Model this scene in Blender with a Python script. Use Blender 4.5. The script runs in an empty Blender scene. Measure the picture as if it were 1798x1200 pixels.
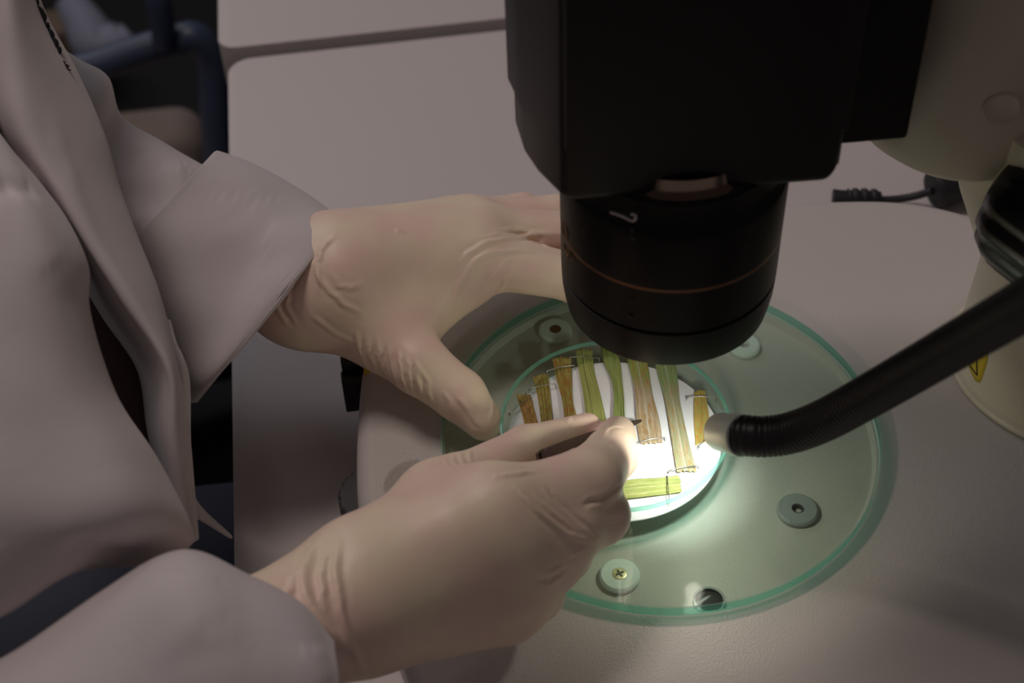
import bpy, bmesh, math, random
import numpy as np
from mathutils import Vector, Matrix

# ------------------------------------------------------------------ camera
PITCH, ROLL, FPX = math.radians(44.3597), math.radians(-2.6131), 2541.47
CAM = np.array([-0.0621491, -0.4222557, 0.4684684])
_f = np.array([0, math.cos(PITCH), -math.sin(PITCH)]); _r = np.array([1., 0, 0]); _u = np.cross(_r, _f)
R_ = math.cos(ROLL) * _r + math.sin(ROLL) * _u
U_ = -math.sin(ROLL) * _r + math.cos(ROLL) * _u
F_ = _f
scene = bpy.context.scene
cd = bpy.data.cameras.new('camera'); cam = bpy.data.objects.new('camera', cd)
scene.collection.objects.link(cam)
cam.matrix_world = Matrix(((R_[0], U_[0], -F_[0], CAM[0]), (R_[1], U_[1], -F_[1], CAM[1]), (R_[2], U_[2], -F_[2], CAM[2]), (0, 0, 0, 1)))
cd.sensor_width = 36.0; cd.lens = FPX * 36 / 1798; cd.clip_start = 0.02; cd.clip_end = 60
cd.dof.use_dof = True; cd.dof.focus_distance = 0.615; cd.dof.aperture_fstop = 9.0
scene.camera = cam
scene.view_settings.view_transform = 'Standard'; scene.view_settings.look = 'None'
scene.view_settings.gamma = 1.0; scene.view_settings.exposure = 0.0
try: scene.view_settings.use_curve_mapping = False
except Exception: pass
scene.cycles.transparent_max_bounces = 32; scene.cycles.max_bounces = 14
# ------------------------------------------------------------------ world and room lights
w = bpy.data.worlds.new('world'); scene.world = w; w.use_nodes = True
w.node_tree.nodes['Background'].inputs[0].default_value = (0.98, 0.87, 0.86, 1)
w.node_tree.nodes['Background'].inputs[1].default_value = 0.066

def area(name, loc, target, size, power, color):
    l = bpy.data.lights.new(name, 'AREA'); l.shape = 'RECTANGLE'; l.size, l.size_y = size; l.energy = power; l.color = color
    o = bpy.data.objects.new(name, l); scene.collection.objects.link(o); o.location = loc
    o.rotation_euler = (Vector(target) - Vector(loc)).to_track_quat('-Z', 'Y').to_euler(); return o
area('window_light', (-1.3, 1.9, 1.5), (0, 0.15, 0), (1.2, 1.0), 7.0, (0.90, 0.91, 1.0))
area('ceiling_light', (-0.48, 0.30, 1.38), (-.05, 0.1, 0), (.40, .30), 5.0, (1.0, 0.86, 0.80))

# ------------------------------------------------------------------ helpers
def ray(px, py): return F_ + ((px - 899) / FPX) * R_ - ((py - 600) / FPX) * U_
def at(px, py, z):                      # point of the horizontal plane at height z (mm)
    D = ray(px, py); return CAM + D * ((z / 1000 - CAM[2]) / D[2])
def atd(px, py, d): return CAM + ray(px, py) * d       # point at a depth (m)
def mm(*p): return np.array(p, float) / 1000
def toimg(V):
    V = np.asarray(V) - CAM; z = V @ F_
    return np.stack([899 + FPX * (V @ R_) / z, 600 - FPX * (V @ U_) / z], -1), z

def link(name, me, parent=None, smooth=True):
    o = bpy.data.objects.new(name, me); scene.collection.objects.link(o)
    if parent: o.parent = parent; o.matrix_parent_inverse = parent.matrix_world.inverted()
    if smooth: me.polygons.foreach_set('use_smooth', [True] * len(me.polygons))
    return o
def mesh(name, V, Fc, mat, parent=None, smooth=True, idx=None, recalc=True, angle=None):
    me = bpy.data.meshes.new(name)
    me.from_pydata([tuple(map(float, v)) for v in V], [], [tuple(int(i) for i in f) for f in Fc])
    for m in (mat if isinstance(mat, (list, tuple)) else [mat]): me.materials.append(m)
    if idx is not None: me.polygons.foreach_set('material_index', list(idx))
    if recalc:
        bm = bmesh.new(); bm.from_mesh(me); bmesh.ops.recalc_face_normals(bm, faces=bm.faces); bm.to_mesh(me); bm.free()
    me.update()
    o = link(name, me, parent, smooth)
    if smooth and angle:
        me.set_sharp_from_angle(angle=math.radians(angle))
    return o
def tag(o, label, cat=None, group=None, kind=None):
    if label: o['label'] = label
    if cat: o['category'] = cat
    if group: o['group'] = group
    if kind: o['kind'] = kind
    return o
def empty(name, loc):
    o = bpy.data.objects.new(name, None); scene.collection.objects.link(o); o.location = [float(c) for c in loc]
    o.empty_display_size = 0.02; bpy.context.view_layer.update(); return o

class G:                                 # geometry collector
    def __init__(s): s.v = []; s.f = []; s.m = []
    def add(s, V, Fc, m=0):
        n = len(s.v); s.v += [tuple(v) for v in V]; s.f += [tuple(i + n for i in f) for f in Fc]; s.m += [m] * len(Fc); return s
    def build(s, name, mat, parent=None, **k): return mesh(name, s.v, s.f, mat, parent, idx=s.m, **k)

def lathe(profile, n=96, center=(0, 0, 0), axis=None, closed=False, capped=True):
    """profile of (r, z) in mm"""
    V = []; Fc = []; c = np.array(center, float)
    if axis is None: X, Y, Z = np.eye(3)
    else:
        Z = np.array(axis, float); Z /= np.linalg.norm(Z); t = np.array([0, 0, 1.]) if abs(Z[2]) < .9 else np.array([1., 0, 0])
        X = np.cross(t, Z); X /= np.linalg.norm(X); Y = np.cross(Z, X)
    for r, z in profile:
        for k in range(n):
            a = 2 * math.pi * k / n; V.append(c + (r * math.cos(a) * X + r * math.sin(a) * Y + z * Z) / 1000)
    m = len(profile)
    for i in range(m if closed else m - 1):
        j = (i + 1) % m
        for k in range(n): Fc.append((i * n + k, i * n + (k + 1) % n, j * n + (k + 1) % n, j * n + k))
    if capped and not closed:
        Fc.append(tuple(range(n))[::-1]); Fc.append(tuple((m - 1) * n + k for k in range(n)))
    return V, Fc
def frame_tube(P, rad, n=24, cap=True):
    P = np.asarray(P, float); V = []; Fc = []; m = len(P)
    T = np.gradient(P, axis=0); T /= np.linalg.norm(T, axis=1)[:, None]
    up = np.array([0, 0, 1.]) if abs(T[0][2]) < .9 else np.array([1., 0, 0])
    X = np.cross(up, T[0]); X /= np.linalg.norm(X)
    for i in range(m):
        X = X - T[i] * (X @ T[i]); X /= np.linalg.norm(X); Y = np.cross(T[i], X)
        r = rad[i] if hasattr(rad, '__len__') else rad
        for k in range(n):
            a = 2 * math.pi * k / n; V.append(P[i] + r * (math.cos(a) * X + math.sin(a) * Y))
    for i in range(m - 1):
        for k in range(n): Fc.append((i * n + k, i * n + (k + 1) % n, (i + 1) * n + (k + 1) % n, (i + 1) * n + k))
    if cap: Fc.append(tuple(range(n))[::-1]); Fc.append(tuple((m - 1) * n + k for k in range(n)))
    return V, Fc
def catmull(P, n):
    """resample a control polyline to n points with a Catmull-Rom spline"""
    P = np.asarray(P, float); m = len(P)
    Q = np.vstack([2 * P[0] - P[1], P, 2 * P[-1] - P[-2]]); out = []
    for t in np.linspace(0, m - 1, n):
        i = min(int(t), m - 2); u = t - i; a, b, c, d = Q[i:i + 4]
        out.append(.5 * (2 * b + (c - a) * u + (2 * a - 5 * b + 4 * c - d) * u * u + (3 * b - a - 3 * c + d) * u ** 3))
    return np.array(out)
def rbox(size, bevel, seg=4):
    """rounded box centred at origin; size, bevel in mm"""
    bm = bmesh.new(); bmesh.ops.create_cube(bm, size=1.0)
    for v in bm.verts: v.co = Vector([v.co[i] * size[i] / 1000 for i in range(3)])
    if bevel: bmesh.ops.bevel(bm, geom=bm.edges[:], offset=bevel / 1000, segments=seg, affect='EDGES', profile=.5)
    V = [np.array(v.co) for v in bm.verts]; bm.verts.index_update(); Fc = [[v.index for v in f.verts] for f in bm.faces]; bm.free()
    return V, Fc
def xform(VF, X, Y, Z, c):
    V, Fc = VF; return [np.array(c) + v[0] * X + v[1] * Y + v[2] * Z for v in V], Fc
def prism(poly, z0, z1, bevel=0, seg=4):
    """vertical prism from a plan polygon (m), with rounded edges; heights in mm"""
    bm = bmesh.new(); vs = [bm.verts.new((p[0], p[1], z0 / 1000)) for p in poly]; f = bm.faces.new(vs)
    r = bmesh.ops.extrude_face_region(bm, geom=[f])
    for v in r['geom']:
        if isinstance(v, bmesh.types.BMVert): v.co.z = z1 / 1000
    bmesh.ops.recalc_face_normals(bm, faces=bm.faces)
    if bevel:
        es = [e for e in bm.edges if abs(e.verts[0].co.z - e.verts[1].co.z) < 1e-6 or True]
        bmesh.ops.bevel(bm, geom=es, offset=bevel / 1000, segments=seg, affect='EDGES', profile=.5, clamp_overlap=True)
    bm.verts.index_update(); V = [np.array(v.co) for v in bm.verts]; Fc = [[v.index for v in f.verts] for f in bm.faces]; bm.free(); return V, Fc

# ------------------------------------------------------------------ materials
def mat(name, color, rough=.5, metal=0., bump=None, spec=.5, sss=0, coat=0, var=None, sheen=0):
    m = bpy.data.materials.new(name); m.use_nodes = True; nt = m.node_tree; b = nt.nodes['Principled BSDF']
    b.inputs['Base Color'].default_value = (*color, 1); b.inputs['Roughness'].default_value = rough; b.inputs['Metallic'].default_value = metal
    b.inputs['Specular IOR Level'].default_value = spec; b.inputs['Coat Weight'].default_value = coat
    if sheen: b.inputs['Sheen Weight'].default_value = sheen
    if sss:
        b.inputs['Subsurface Weight'].default_value = sss; b.inputs['Subsurface Radius'].default_value = (1.0, .45, .28); b.inputs['Subsurface Scale'].default_value = .004
    tc = nt.nodes.new('ShaderNodeTexCoord')
    if bump:
        for i, (sc, st, dist) in enumerate(bump if isinstance(bump, list) else [bump]):
            n = nt.nodes.new('ShaderNodeTexNoise'); n.inputs['Scale'].default_value = sc; n.inputs['Detail'].default_value = 3
            nt.links.new(tc.outputs['Object'], n.inputs['Vector'])
            bp = nt.nodes.new('ShaderNodeBump'); bp.inputs['Strength'].default_value = st; bp.inputs['Distance'].default_value = dist
            nt.links.new(n.outputs['Fac'], bp.inputs['Height'])
            if i: nt.links.new(last.outputs[0], bp.inputs['Normal'])
            last = bp
        nt.links.new(last.outputs[0], b.inputs['Normal'])
    if var:
        c2, sc = var; n = nt.nodes.new('ShaderNodeTexNoise'); n.inputs['Scale'].default_value = sc; n.inputs['Detail'].default_value = 2
        nt.links.new(tc.outputs['Object'], n.inputs['Vector'])
        r = nt.nodes.new('ShaderNodeValToRGB'); r.color_ramp.elements[0].position = .35; r.color_ramp.elements[1].position = .65
        r.color_ramp.elements[0].color = (*color, 1); r.color_ramp.elements[1].color = (*c2, 1)
        nt.links.new(n.outputs['Fac'], r.inputs[0]); nt.links.new(r.outputs[0], b.inputs['Base Color'])
    return m
def glass(name, tint, rough=.02, gloss=1.0, ior=1.5, body=None, fmul=1.0):
    """clear pane: tinted see-through with fresnel reflection, plus an optional tinted body colour"""
    m = bpy.data.materials.new(name); m.use_nodes = True; nt = m.node_tree; nt.nodes.clear()
    out = nt.nodes.new('ShaderNodeOutputMaterial'); t = nt.nodes.new('ShaderNodeBsdfTransparent'); t.inputs[0].default_value = (*tint, 1)
    g = nt.nodes.new('ShaderNodeBsdfGlossy'); g.inputs['Roughness'].default_value = rough; g.inputs['Color'].default_value = (gloss, gloss, gloss, 1)
    mx = nt.nodes.new('ShaderNodeMixShader')
    ge = nt.nodes.new('ShaderNodeNewGeometry'); dp_ = nt.nodes.new('ShaderNodeVectorMath'); dp_.operation = 'DOT_PRODUCT'
    nt.links.new(ge.outputs['Normal'], dp_.inputs[0]); nt.links.new(ge.outputs['Incoming'], dp_.inputs[1])
    def mth(op, a, b):
        n = nt.nodes.new('ShaderNodeMath'); n.operation = op
        for i, x in enumerate((a, b)):
            if x is None: continue
            if isinstance(x, (int, float)): n.inputs[i].default_value = x
            else: nt.links.new(x, n.inputs[i])
        return n.outputs[0]
    f0 = ((ior - 1) / (ior + 1)) ** 2      # Schlick reflectance, the same from both sides of the pane
    frs = mth('ADD', mth('MULTIPLY', mth('POWER', mth('SUBTRACT', 1.0, mth('ABSOLUTE', dp_.outputs['Value'], None)), 5.0), fmul * (1 - f0)), f0)
    src = t
    if body:
        col, fac = body; d = nt.nodes.new('ShaderNodeBsdfDiffuse'); d.inputs[0].default_value = (*col, 1)
        tl = nt.nodes.new('ShaderNodeBsdfTranslucent'); tl.inputs[0].default_value = (*col, 1)
        ad = nt.nodes.new('ShaderNodeMixShader'); ad.inputs[0].default_value = .6; nt.links.new(d.outputs[0], ad.inputs[1]); nt.links.new(tl.outputs[0], ad.inputs[2])
        m2 = nt.nodes.new('ShaderNodeMixShader'); m2.inputs[0].default_value = fac
        nt.links.new(t.outputs[0], m2.inputs[1]); nt.links.new(ad.outputs[0], m2.inputs[2]); src = m2
    nt.links.new(frs, mx.inputs[0]); nt.links.new(src.outputs[0], mx.inputs[1]); nt.links.new(g.outputs[0], mx.inputs[2])
    nt.links.new(mx.outputs[0], out.inputs[0]); return m

M = {}
M['desk'] = mat('desk_laminate', (.63, .57, .56), .5, bump=(900, .25, .0003))
M['seam'] = mat('desk_seam', (.16, .14, .145), .6)
M['base'] = mat('microscope_enamel', (.62, .57, .545), .42, bump=[(1000, .55, .0004), (420, .15, .0004)])
M['cream'] = mat('column_enamel', (.70, .64, .50), .4, bump=(1500, .15, .0002))
M['arm'] = mat('arm_enamel', (.60, .52, .42), .45)
M['black'] = mat('black_metal', (.010, .010, .010), .38, bump=(900, .1, .0002))
M['blacksat'] = mat('black_anodised', (.007, .0065, .006), .42, spec=.2)
M['housing'] = mat('black_housing', (.006, .005, .005), .45, spec=.3)
M['housesheen'] = mat('housing_side_sheen', (.045, .042, .045), .5)  # housing black made lighter: gloss reflection on the left side put into the colour
M['brass'] = mat('copper_band', (.20, .095, .045), .45, .6)
M['white'] = mat('white_print', (.55, .5, .48), .6)
M['lensglass'] = mat('lens_glass', (.32, .24, .19), .18, .8)
M['nylon'] = mat('white_nylon', (.86, .90, .90), .4, sss=.1)
M['rubber'] = mat('grey_rubber', (.34, .35, .36), .5)
M['gold'] = mat('brass_screw', (.88, .80, .50), .38, .85)
M['hole'] = mat('dark_hole', (.02, .018, .015), .7)
M['glass'] = glass('plate_glass', (.915, .972, .935), .03)
M['glassedge'] = glass('plate_glass_edge', (.45, .82, .72), .1, body=((.16, .66, .52), .28), fmul=.5)
M['glassbevel'] = glass('ground_glass_bevel', (.85, .96, .90), .25, body=((.70, .95, .86), .4))
M['dish'] = glass('dish_glass', (.965, .99, .98), .02, ior=1.28, fmul=.45)
M['dishrim'] = glass('dish_glass_rim', (.50, .88, .78), .05, body=((.42, 1.0, .80), .38), ior=1.6)
M['paper'] = mat('filter_paper', (.86, .87, .88), .85, bump=(2500, .3, .0002))
M['steel'] = mat('pin_steel', (.45, .45, .43), .3, 1.0)
M['tweezer'] = mat('dark_steel', (.10, .07, .06), .35, .7)
M['tweezertip'] = mat('bright_steel', (.45, .48, .40), .25, 1.0)
M['ferrule'] = mat('satin_aluminium', (.80, .90, .80), .42, .35)
M['goose'] = mat('gooseneck_black', (.012, .012, .012), .42, bump=(700, .1, .0002))
M['cable'] = mat('cable_rubber', (.02, .02, .025), .55)
M['yellow'] = mat('yellow_plastic', (.72, .52, .01), .45)
M['sticker'] = mat('yellow_sticker', (.62, .46, .02), .45)
M['ink'] = mat('black_ink', (.01, .01, .01), .5)
M['plastic'] = mat('dark_grey_plastic', (.045, .042, .046), .5)
M['glove'] = mat('latex_glove', (.88, .645, .545), .45, bump=[(2600, .12, .0002), (260, .14, .0006)], sss=.08, var=((.92, .76, .57), 38))
M['coat'] = mat('coat_cotton', (.62, .56, .565), .85, bump=[(3500, .25, .0002), (60, .12, .003)], sheen=.2)
M['shirt'] = mat('brown_twill', (.085, .045, .042), .9, bump=(3000, .3, .0003))
M['thread'] = mat('black_thread', (.008, .008, .010), .9)
M['trouser'] = mat('blue_trouser_cloth', (.045, .05, .075), .85, bump=(1500, .3, .0004))
M['floor'] = mat('dark_floor', (.007, .006, .0055), .7, var=((.011, .009, .008), 3))
M['chairblue'] = mat('blue_grey_plastic', (.06, .08, .14), .4)
M['chairseat'] = mat('seat_fabric', (.30, .25, .24), .9, var=((.26, .19, .14), 6))
M['chairblack'] = mat('black_mesh_fabric', (.008, .008, .008), .9)
M['pale'] = mat('pale_box_card', (.34, .36, .46), .6)
M['tan'] = mat('tan_card', (.22, .15, .10), .7)

# ------------------------------------------------------------------ setting
YAW = math.radians(6.6); UX = np.array([math.cos(YAW), math.sin(YAW), 0]); UY = np.array([-math.sin(YAW), math.cos(YAW), 0]); UZ = np.array([0, 0, 1.])
ZD = -50.0
fl = mesh('floor', [(-4, -3, -.80), (4, -3, -.80), (4, 6, -.80), (-4, 6, -.80)], [(0, 1, 2, 3)], M['floor'], smooth=False); fl['kind'] = 'structure'
bw = mesh('wall_back', [(-4, 4.2, -.8), (4, 4.2, -.8), (4, 4.2, 2.2), (-4, 4.2, 2.2)], [(0, 1, 2, 3)], mat('wall_paint', (.25, .23, .22), .8), smooth=False); bw['kind'] = 'structure'
# desk: two tops butted together with a seam, in the desk's own frame
D0 = at(400, 100, ZD)                     # corner of the near top
def desk_pt(u, v): return D0 + UX * u + UY * v
def roundrect(u0, v0, u1, v1, rads, n=8):
    """plan outline; rads for corners (u0v0,u1v0,u1v1,u0v1)"""
    out = []
    for (cx, cy, sx, sy, r, a0) in ((u0, v0, 1, 1, rads[0], 180), (u1, v0, -1, 1, rads[1], 270), (u1, v1, -1, -1, rads[2], 0), (u0, v1, 1, -1, rads[3], 90)):
        for k in range(n + 1):
            a = math.radians(a0 + 90 * k / n); out.append(desk_pt(cx + sx * r + r * math.cos(a), cy + sy * r + r * math.sin(a)))
    return out
desk = empty('desk', desk_pt(.4, -.3) * np.array([1, 1, 0]) + np.array([0, 0, -.80]))
tag(desk, 'pale grey laminate desk of two butted tops under the microscope', 'desk')
G().add(*prism(roundrect(.0, -.85, 1.2, -.004, (.02, .02, .004, .016)), ZD - 32, ZD, 5)).build('desk_top', M['desk'], desk, angle=40)
G().add(*prism(roundrect(-.006, .009, 1.2, .75, (.012, .004, .02, .02)), ZD - 32, ZD + 1, 5)).build('desk_top', M['desk'], desk, angle=40)
G().add(*xform(rbox((1180, 26, 26), 2), UX, UY, UZ, desk_pt(.6, .002) + mm(0, 0, ZD - 22))).build('seam_strip', M['seam'], desk)
for u, v in ((.06, -.80), (1.14, -.80), (.06, .70), (1.14, .70)):
    G().add(*xform(rbox((45, 45, 715), 4), UX, UY, UZ, desk_pt(u, v) + mm(0, 0, ZD - 32 - 358))).build('leg', M['plastic'], desk)

# ------------------------------------------------------------------ microscope
mic = empty('stereo_microscope', (0.05, 0.05, ZD / 1000))
tag(mic, 'black and cream stereo microscope with a wide white base, standing on the desk', 'microscope')
ZB, ZR = -6.0, -9.4
base_pts = mm((-133, 0), (-133, 42), (-131, 58), (-122, 66), (-109, 70), (-100, 76), (-94, 105), (-76, 138), (-42, 155), (20, 159), (79, 159.5), (135, 157), (168, 146), (194, 126), (230, 80), (262, 20), (270, -60), (262, -150), (225, -235), (120, -270), (0, -272), (-60, -235), (-88, -175), (-107, -118), (-122, -70), (-130, -35))
P2 = np.vstack([base_pts[-3:], base_pts, base_pts[:4]]); cr = catmull(P2, 40 * len(P2)); cr = cr[100:-120]
ang = np.unwrap(np.arctan2(cr[:, 1], cr[:, 0])); rr = np.hypot(cr[:, 0], cr[:, 1])
o_ = np.argsort(np.mod(ang, 2 * np.pi)); angs = np.mod(ang, 2 * np.pi)[o_]; rrs = rr[o_]
NT = 720; th = np.arange(NT) * 2 * np.pi / NT
RO = np.interp(th, angs, rrs, period=2 * np.pi)
notch = at(712, 836, ZB)[:2]; ndir = np.array([math.cos(math.radians(-2)), math.sin(math.radians(-2))]); nper = np.array([-ndir[1], ndir[0]])
V = []; rings = []
def ring(rad, z, shallow=False):
    k = len(V)
    for t, r in zip(th, np.broadcast_to(rad, (NT,))):
        x, y = r * math.cos(t), r * math.sin(t); zz = z
        if shallow:
            d = np.array([x, y]) - notch; a, b = d @ ndir * 1000, d @ nper * 1000      # finger recess in the left lobe
            if b < 10 and b > -16 and a < 6 and (a - 6) ** 2 + (b + 5) ** 2 < 15 ** 2:
                s = min(1, (6 - a) / .6, (15 - math.hypot(a - 6, b + 5)) / 6); zz = z - 4.5 * max(0, s)
        V.append((x, y, zz / 1000))
    rings.append(k)
ring(.0005, ZR); ring(.05, ZR); ring(.0920, ZR); ring(.0926, ZR + 1.0); ring(.0930, ZB - 1.0); ring(.0936, ZB)
for s in np.linspace(.03, 1, 75): ring(.0936 + (RO - .008 - .0936) * s, ZB, True)
for a in np.linspace(8, 90, 9): ring(RO - .008 + .008 * math.sin(math.radians(a)), ZB - 8 + 8 * math.cos(math.radians(a)))
ring(RO - .001, ZB - 30); ring(RO - .003, ZD + 2); ring(RO - .006, ZD)
Fc = [tuple(range(NT))]
for a, b in zip(rings[:-1], rings[1:]):
    for k in range(NT): Fc.append((a + k, a + (k + 1) % NT, b + (k + 1) % NT, b + k))
Fc.append(tuple(rings[-1] + k for k in range(NT))[::-1])
base = mesh('base', V, Fc, M['base'], mic, angle=50)
# fittings on the base floor, under the glass plate
def washer(px, py, h, r, screw, material):
    c = at(px, py, ZR + h); c[2] = ZR / 1000
    g = G().add(*lathe([(2.6, 0), (r - .4, 0), (r, .5), (r, h - .8), (r - .8, h), (2.6, h)], 48, c, closed=True))
    o = g.build('spacer_washer', material, base, angle=40)
    return c, o
c, o = washer(1088, 1008, 2.9, 8.2, True, M['nylon'])
g = G().add(*lathe([(0.01, 1), (3.2, 1.0), (3.4, 2.6), (2.9, 3.05), (2.3, 3.15), (0.01, 3.15)], 32, c), 0)
for k in range(2):
    a = math.radians(25 + 90 * k); X = np.array([math.cos(a), math.sin(a), 0]); Y = np.array([-math.sin(a), math.cos(a), 0])
    g.add(*xform(rbox((3.6, .8, .3), 0), X, Y, UZ, c + mm(0, 0, 3.16)), 1)
g.build('cross_head_screw', [M['gold'], M['hole']], base, angle=40)
c, o = washer(1401, 893, 2.8, 8.6, False, M['rubber'])
G().add(*frame_tube([c + mm(2.3 * math.cos(a), 2.3 * math.sin(a), .3 + 2.2 * a / 25) for a in np.linspace(0, 25, 120)], .00035, 6)).build('screw_thread', M['plastic'], base)
c, o = washer(975, 578, 2.9, 8.0, False, M['nylon'])
G().add(*lathe([(0.01, 1), (3.2, 1.0), (3.4, 2.6), (2.3, 3.15), (0.01, 3.15)], 32, c)).build('screw_head', mat('bronze_screw', (.25, .12, .05), .35, .9), base, angle=40)
c, o = washer(1307, 604, 2.9, 7.5, False, M['nylon'])
c = at(1245, 1058, ZR); g = G().add(*lathe([(5.5, 0), (6.5, 0), (6.5, 1.6), (5.5, 1.6)], 40, c, closed=True)).add(*lathe([(0.01, .1), (5.4, .1), (5.4, .5), (.01, .5)], 40, c), 1)
g.build('dark_ring_fitting', [M['rubber'], M['hole']], base, angle=40)
c = at(702, 840, ZB - 4); G().add(*lathe([(0.01, 0), (1.0, 0), (1.0, .6), (0.01, .7)], 20, c)).build('pin_hole', M['hole'], base)
# knurled wheel and black latch at the base's left side
c = at(668, 884, -32)
prof = []; Vw = []; n = 150
for z, dr in ((-7, -1), (-6.3, 0), (6.3, 0), (7, -1), (7, -16)):
    for k in range(n): 
        a = 2 * math.pi * k / n; r = 17.5 + dr + (.7 if (k % 10) < 7 else 0) * (1 if dr > -2 else 0); Vw.append(c + mm(r * math.cos(a), r * math.sin(a), z))
Fw = [(i * n + k, i * n + (k + 1) % n, (i + 1) * n + (k + 1) % n, (i + 1) * n + k) for i in range(4) for k in range(n)] + [tuple(range(n))[::-1], tuple(4 * n + k for k in range(n))]
tag(mesh('knurled_wheel', Vw, Fw, M['plastic'], mic, angle=30), 'dark grey knurled wheel')
c = at(628, 655, -22)
g = G().add(*xform(rbox((15, 10, 26), 1.2), UX, UY, UZ, c + mm(0, 3, -3))).add(*xform(rbox((11, 7, 22), .8), UX, UY, UZ, c + mm(-2, -4, -8)))
g.build('black_latch', M['black'], mic, angle=40)
G().add(*xform(rbox((20, 16, 12), 1.2), UX, UY, UZ, at(662, 642, -6) + mm(3, 5, -6))).build('yellow_latch_pad', M['yellow'], mic, angle=40)

# column
colc = at(1886, 640, ZB)
lat = lathe([(0.1, 0), (54.5, 0), (56, .8), (56.4, 2.6), (55.6, 3.6), (54.0, 3.9), (53.0, 4.3), (51.0, 50), (50.6, 54), (51.5, 58), (56, 70), (69, 100), (73, 112), (73, 150), (0.1, 150)], 128, colc)
column = G().add(*lat).build('column', M['cream'], mic, angle=35)
# warning sticker wrapped on the column: rounded triangle, point down
def on_col(ang, h, r=53.25): r -= (h - 4.3) * 2.0 / 45.7; return colc + mm(r * math.cos(ang), r * math.sin(ang), h)
def col_hit(px, py, r=52.6):
    D = ray(px, py); o = CAM - colc; a = D[0] ** 2 + D[1] ** 2; b = 2 * (o[0] * D[0] + o[1] * D[1]); cc = o[0] ** 2 + o[1] ** 2 - (r / 1000) ** 2
    t = (-b - math.sqrt(max(b * b - 4 * a * cc, 0))) / (2 * a); p = o + D * t; return math.atan2(p[1], p[0]), p[2] * 1000
def patch(poly, r, thick):
    """polygon in (angle,height) on the column"""
    cen = np.mean(poly, 0); n = len(poly); Vp = []; Fp = []
    for rr_ in (r, r + thick):
        k0 = len(Vp); Vp.append(on_col(*cen, rr_))
        for s in (.33, .66, 1.):
            for p in poly: Vp.append(on_col(*(cen + (np.array(p) - cen) * s), rr_))
    m = 3 * n + 1
    for q in (0, m):
        for k in range(n): Fp.append((q, q + 1 + k, q + 1 + (k + 1) % n))
        for s in range(2):
            for k in range(n): a = q + 1 + s * n; Fp.append((a + k, a + (k + 1) % n, a + n + (k + 1) % n, a + n + k))
    a = 1 + 2 * n
    for k in range(n): Fp.append((a + k, a + (k + 1) % n, m + a + (k + 1) % n, m + a + k))
    return Vp, Fp
def dense(poly, k=8):
    poly = np.array(poly, float); return np.vstack([poly[i] + (poly[(i + 1) % len(poly)] - poly[i]) * np.linspace(0, 1, k, endpoint=False)[:, None] for i in range(len(poly))])
tri = [col_hit(*p) for p in ((1695, 618), (1700, 640), (1714, 669), (1721, 672), (1724, 667), (1733, 632), (1733, 622), (1729, 612), (1726, 590), (1700, 592))]
G().add(*patch(dense(tri, 4), 53.0, .25)).build('warning_sticker', M['sticker'], mic)
g = G()
for seg in (((1698, 610), (1699, 632), (1717, 659)), ((1717, 659), (1715, 620), (1714, 596)), ((1712, 612), (1706, 628), (1710, 630), (1706, 637))):
    hp = [col_hit(*p) for p in seg]; hp = dense(hp, 8)[:8 * (len(hp) - 1) + 1] if True else hp
    g.add(*frame_tube([on_col(a, h, 53.3) for a, h in hp], .00035, 6))
g.build('sticker_symbol', M['ink'], mic)
# arm above the column
armc = atd(1720, 60, .64)
zb = armc[2] * 1000
V2, F2 = lathe([(0.1, 0), (10, .2), (22, 2), (34, 7), (42, 14), (46, 24), (47, 40), (47, 200), (0.1, 200)], 96, (0, 0, 0))
A0 = at(1700, 290, 126)
ax_c = A0 + UX * .012 + UY * .036
ax_c[2] = .108
G().add([ax_c + v * np.array([1.0, 1.0, 1.0]) for v in np.array(V2)], F2).build('stand_arm', M['arm'], mic, angle=35)
# screw cap on the arm
def arm_hit(px, py, r=.047):
    D = ray(px, py); o = CAM - ax_c; a = D[0] ** 2 + D[1] ** 2; b = 2 * (o[0] * D[0] + o[1] * D[1]); cc = o[0] ** 2 + o[1] ** 2 - r * r
    disc = b * b - 4 * a * cc
    t = (-b - math.sqrt(max(disc, 0))) / (2 * a); return CAM + D * t
pc = arm_hit(1758, 190); nrm = (pc - ax_c) * np.array([1, 1, 0]); nrm /= np.linalg.norm(nrm)
G().add(*lathe([(0.1, -1.5), (6.8, -1.5), (6.8, .2), (6.2, .8), (5.6, .3), (0.1, .3)], 40, pc, axis=nrm)).build('arm_screw_cap', M['arm'], mic, angle=40)

# ribbed focus knob on the column's side
kc = at(1834, 362, 112); kax = np.array([.50, -.86, -.02])
Vk = []; n = 144; prof = [(4, -14), (20, -13), (27, -9), (30, -3), (30.4, 2), (30.4, 38), (29, 42), (4, 42)]
Z = kax / np.linalg.norm(kax); X = np.cross([0, 0, 1.], Z); X /= np.linalg.norm(X); Y = np.cross(Z, X)
for i, (r, z) in enumerate(prof):
    for k in range(n):
        a = 2 * math.pi * k / n; q = r + (-1.3 * (.5 + .5 * math.cos(15 * a)) ** 2 if 2 <= i <= 5 else 0); Vk.append(kc + (q * math.cos(a) * X + q * math.sin(a) * Y + z * Z) / 1000)
Fk = [(i * n + k, i * n + (k + 1) % n, (i + 1) * n + (k + 1) % n, (i + 1) * n + k) for i in range(len(prof) - 1) for k in range(n)] + [tuple(range(n))[::-1], tuple((len(prof) - 1) * n + k for k in range(n))]
tag(mesh('focus_knob', Vk, Fk, mat('gloss_black', (.012, .013, .012), .26), mic, angle=40), 'glossy black ribbed focus knob')
G().add(*frame_tube([kc - Z * .012, kc - Z * .06], .011, 24)).build('knob_shaft', M['plastic'], mic)

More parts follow.
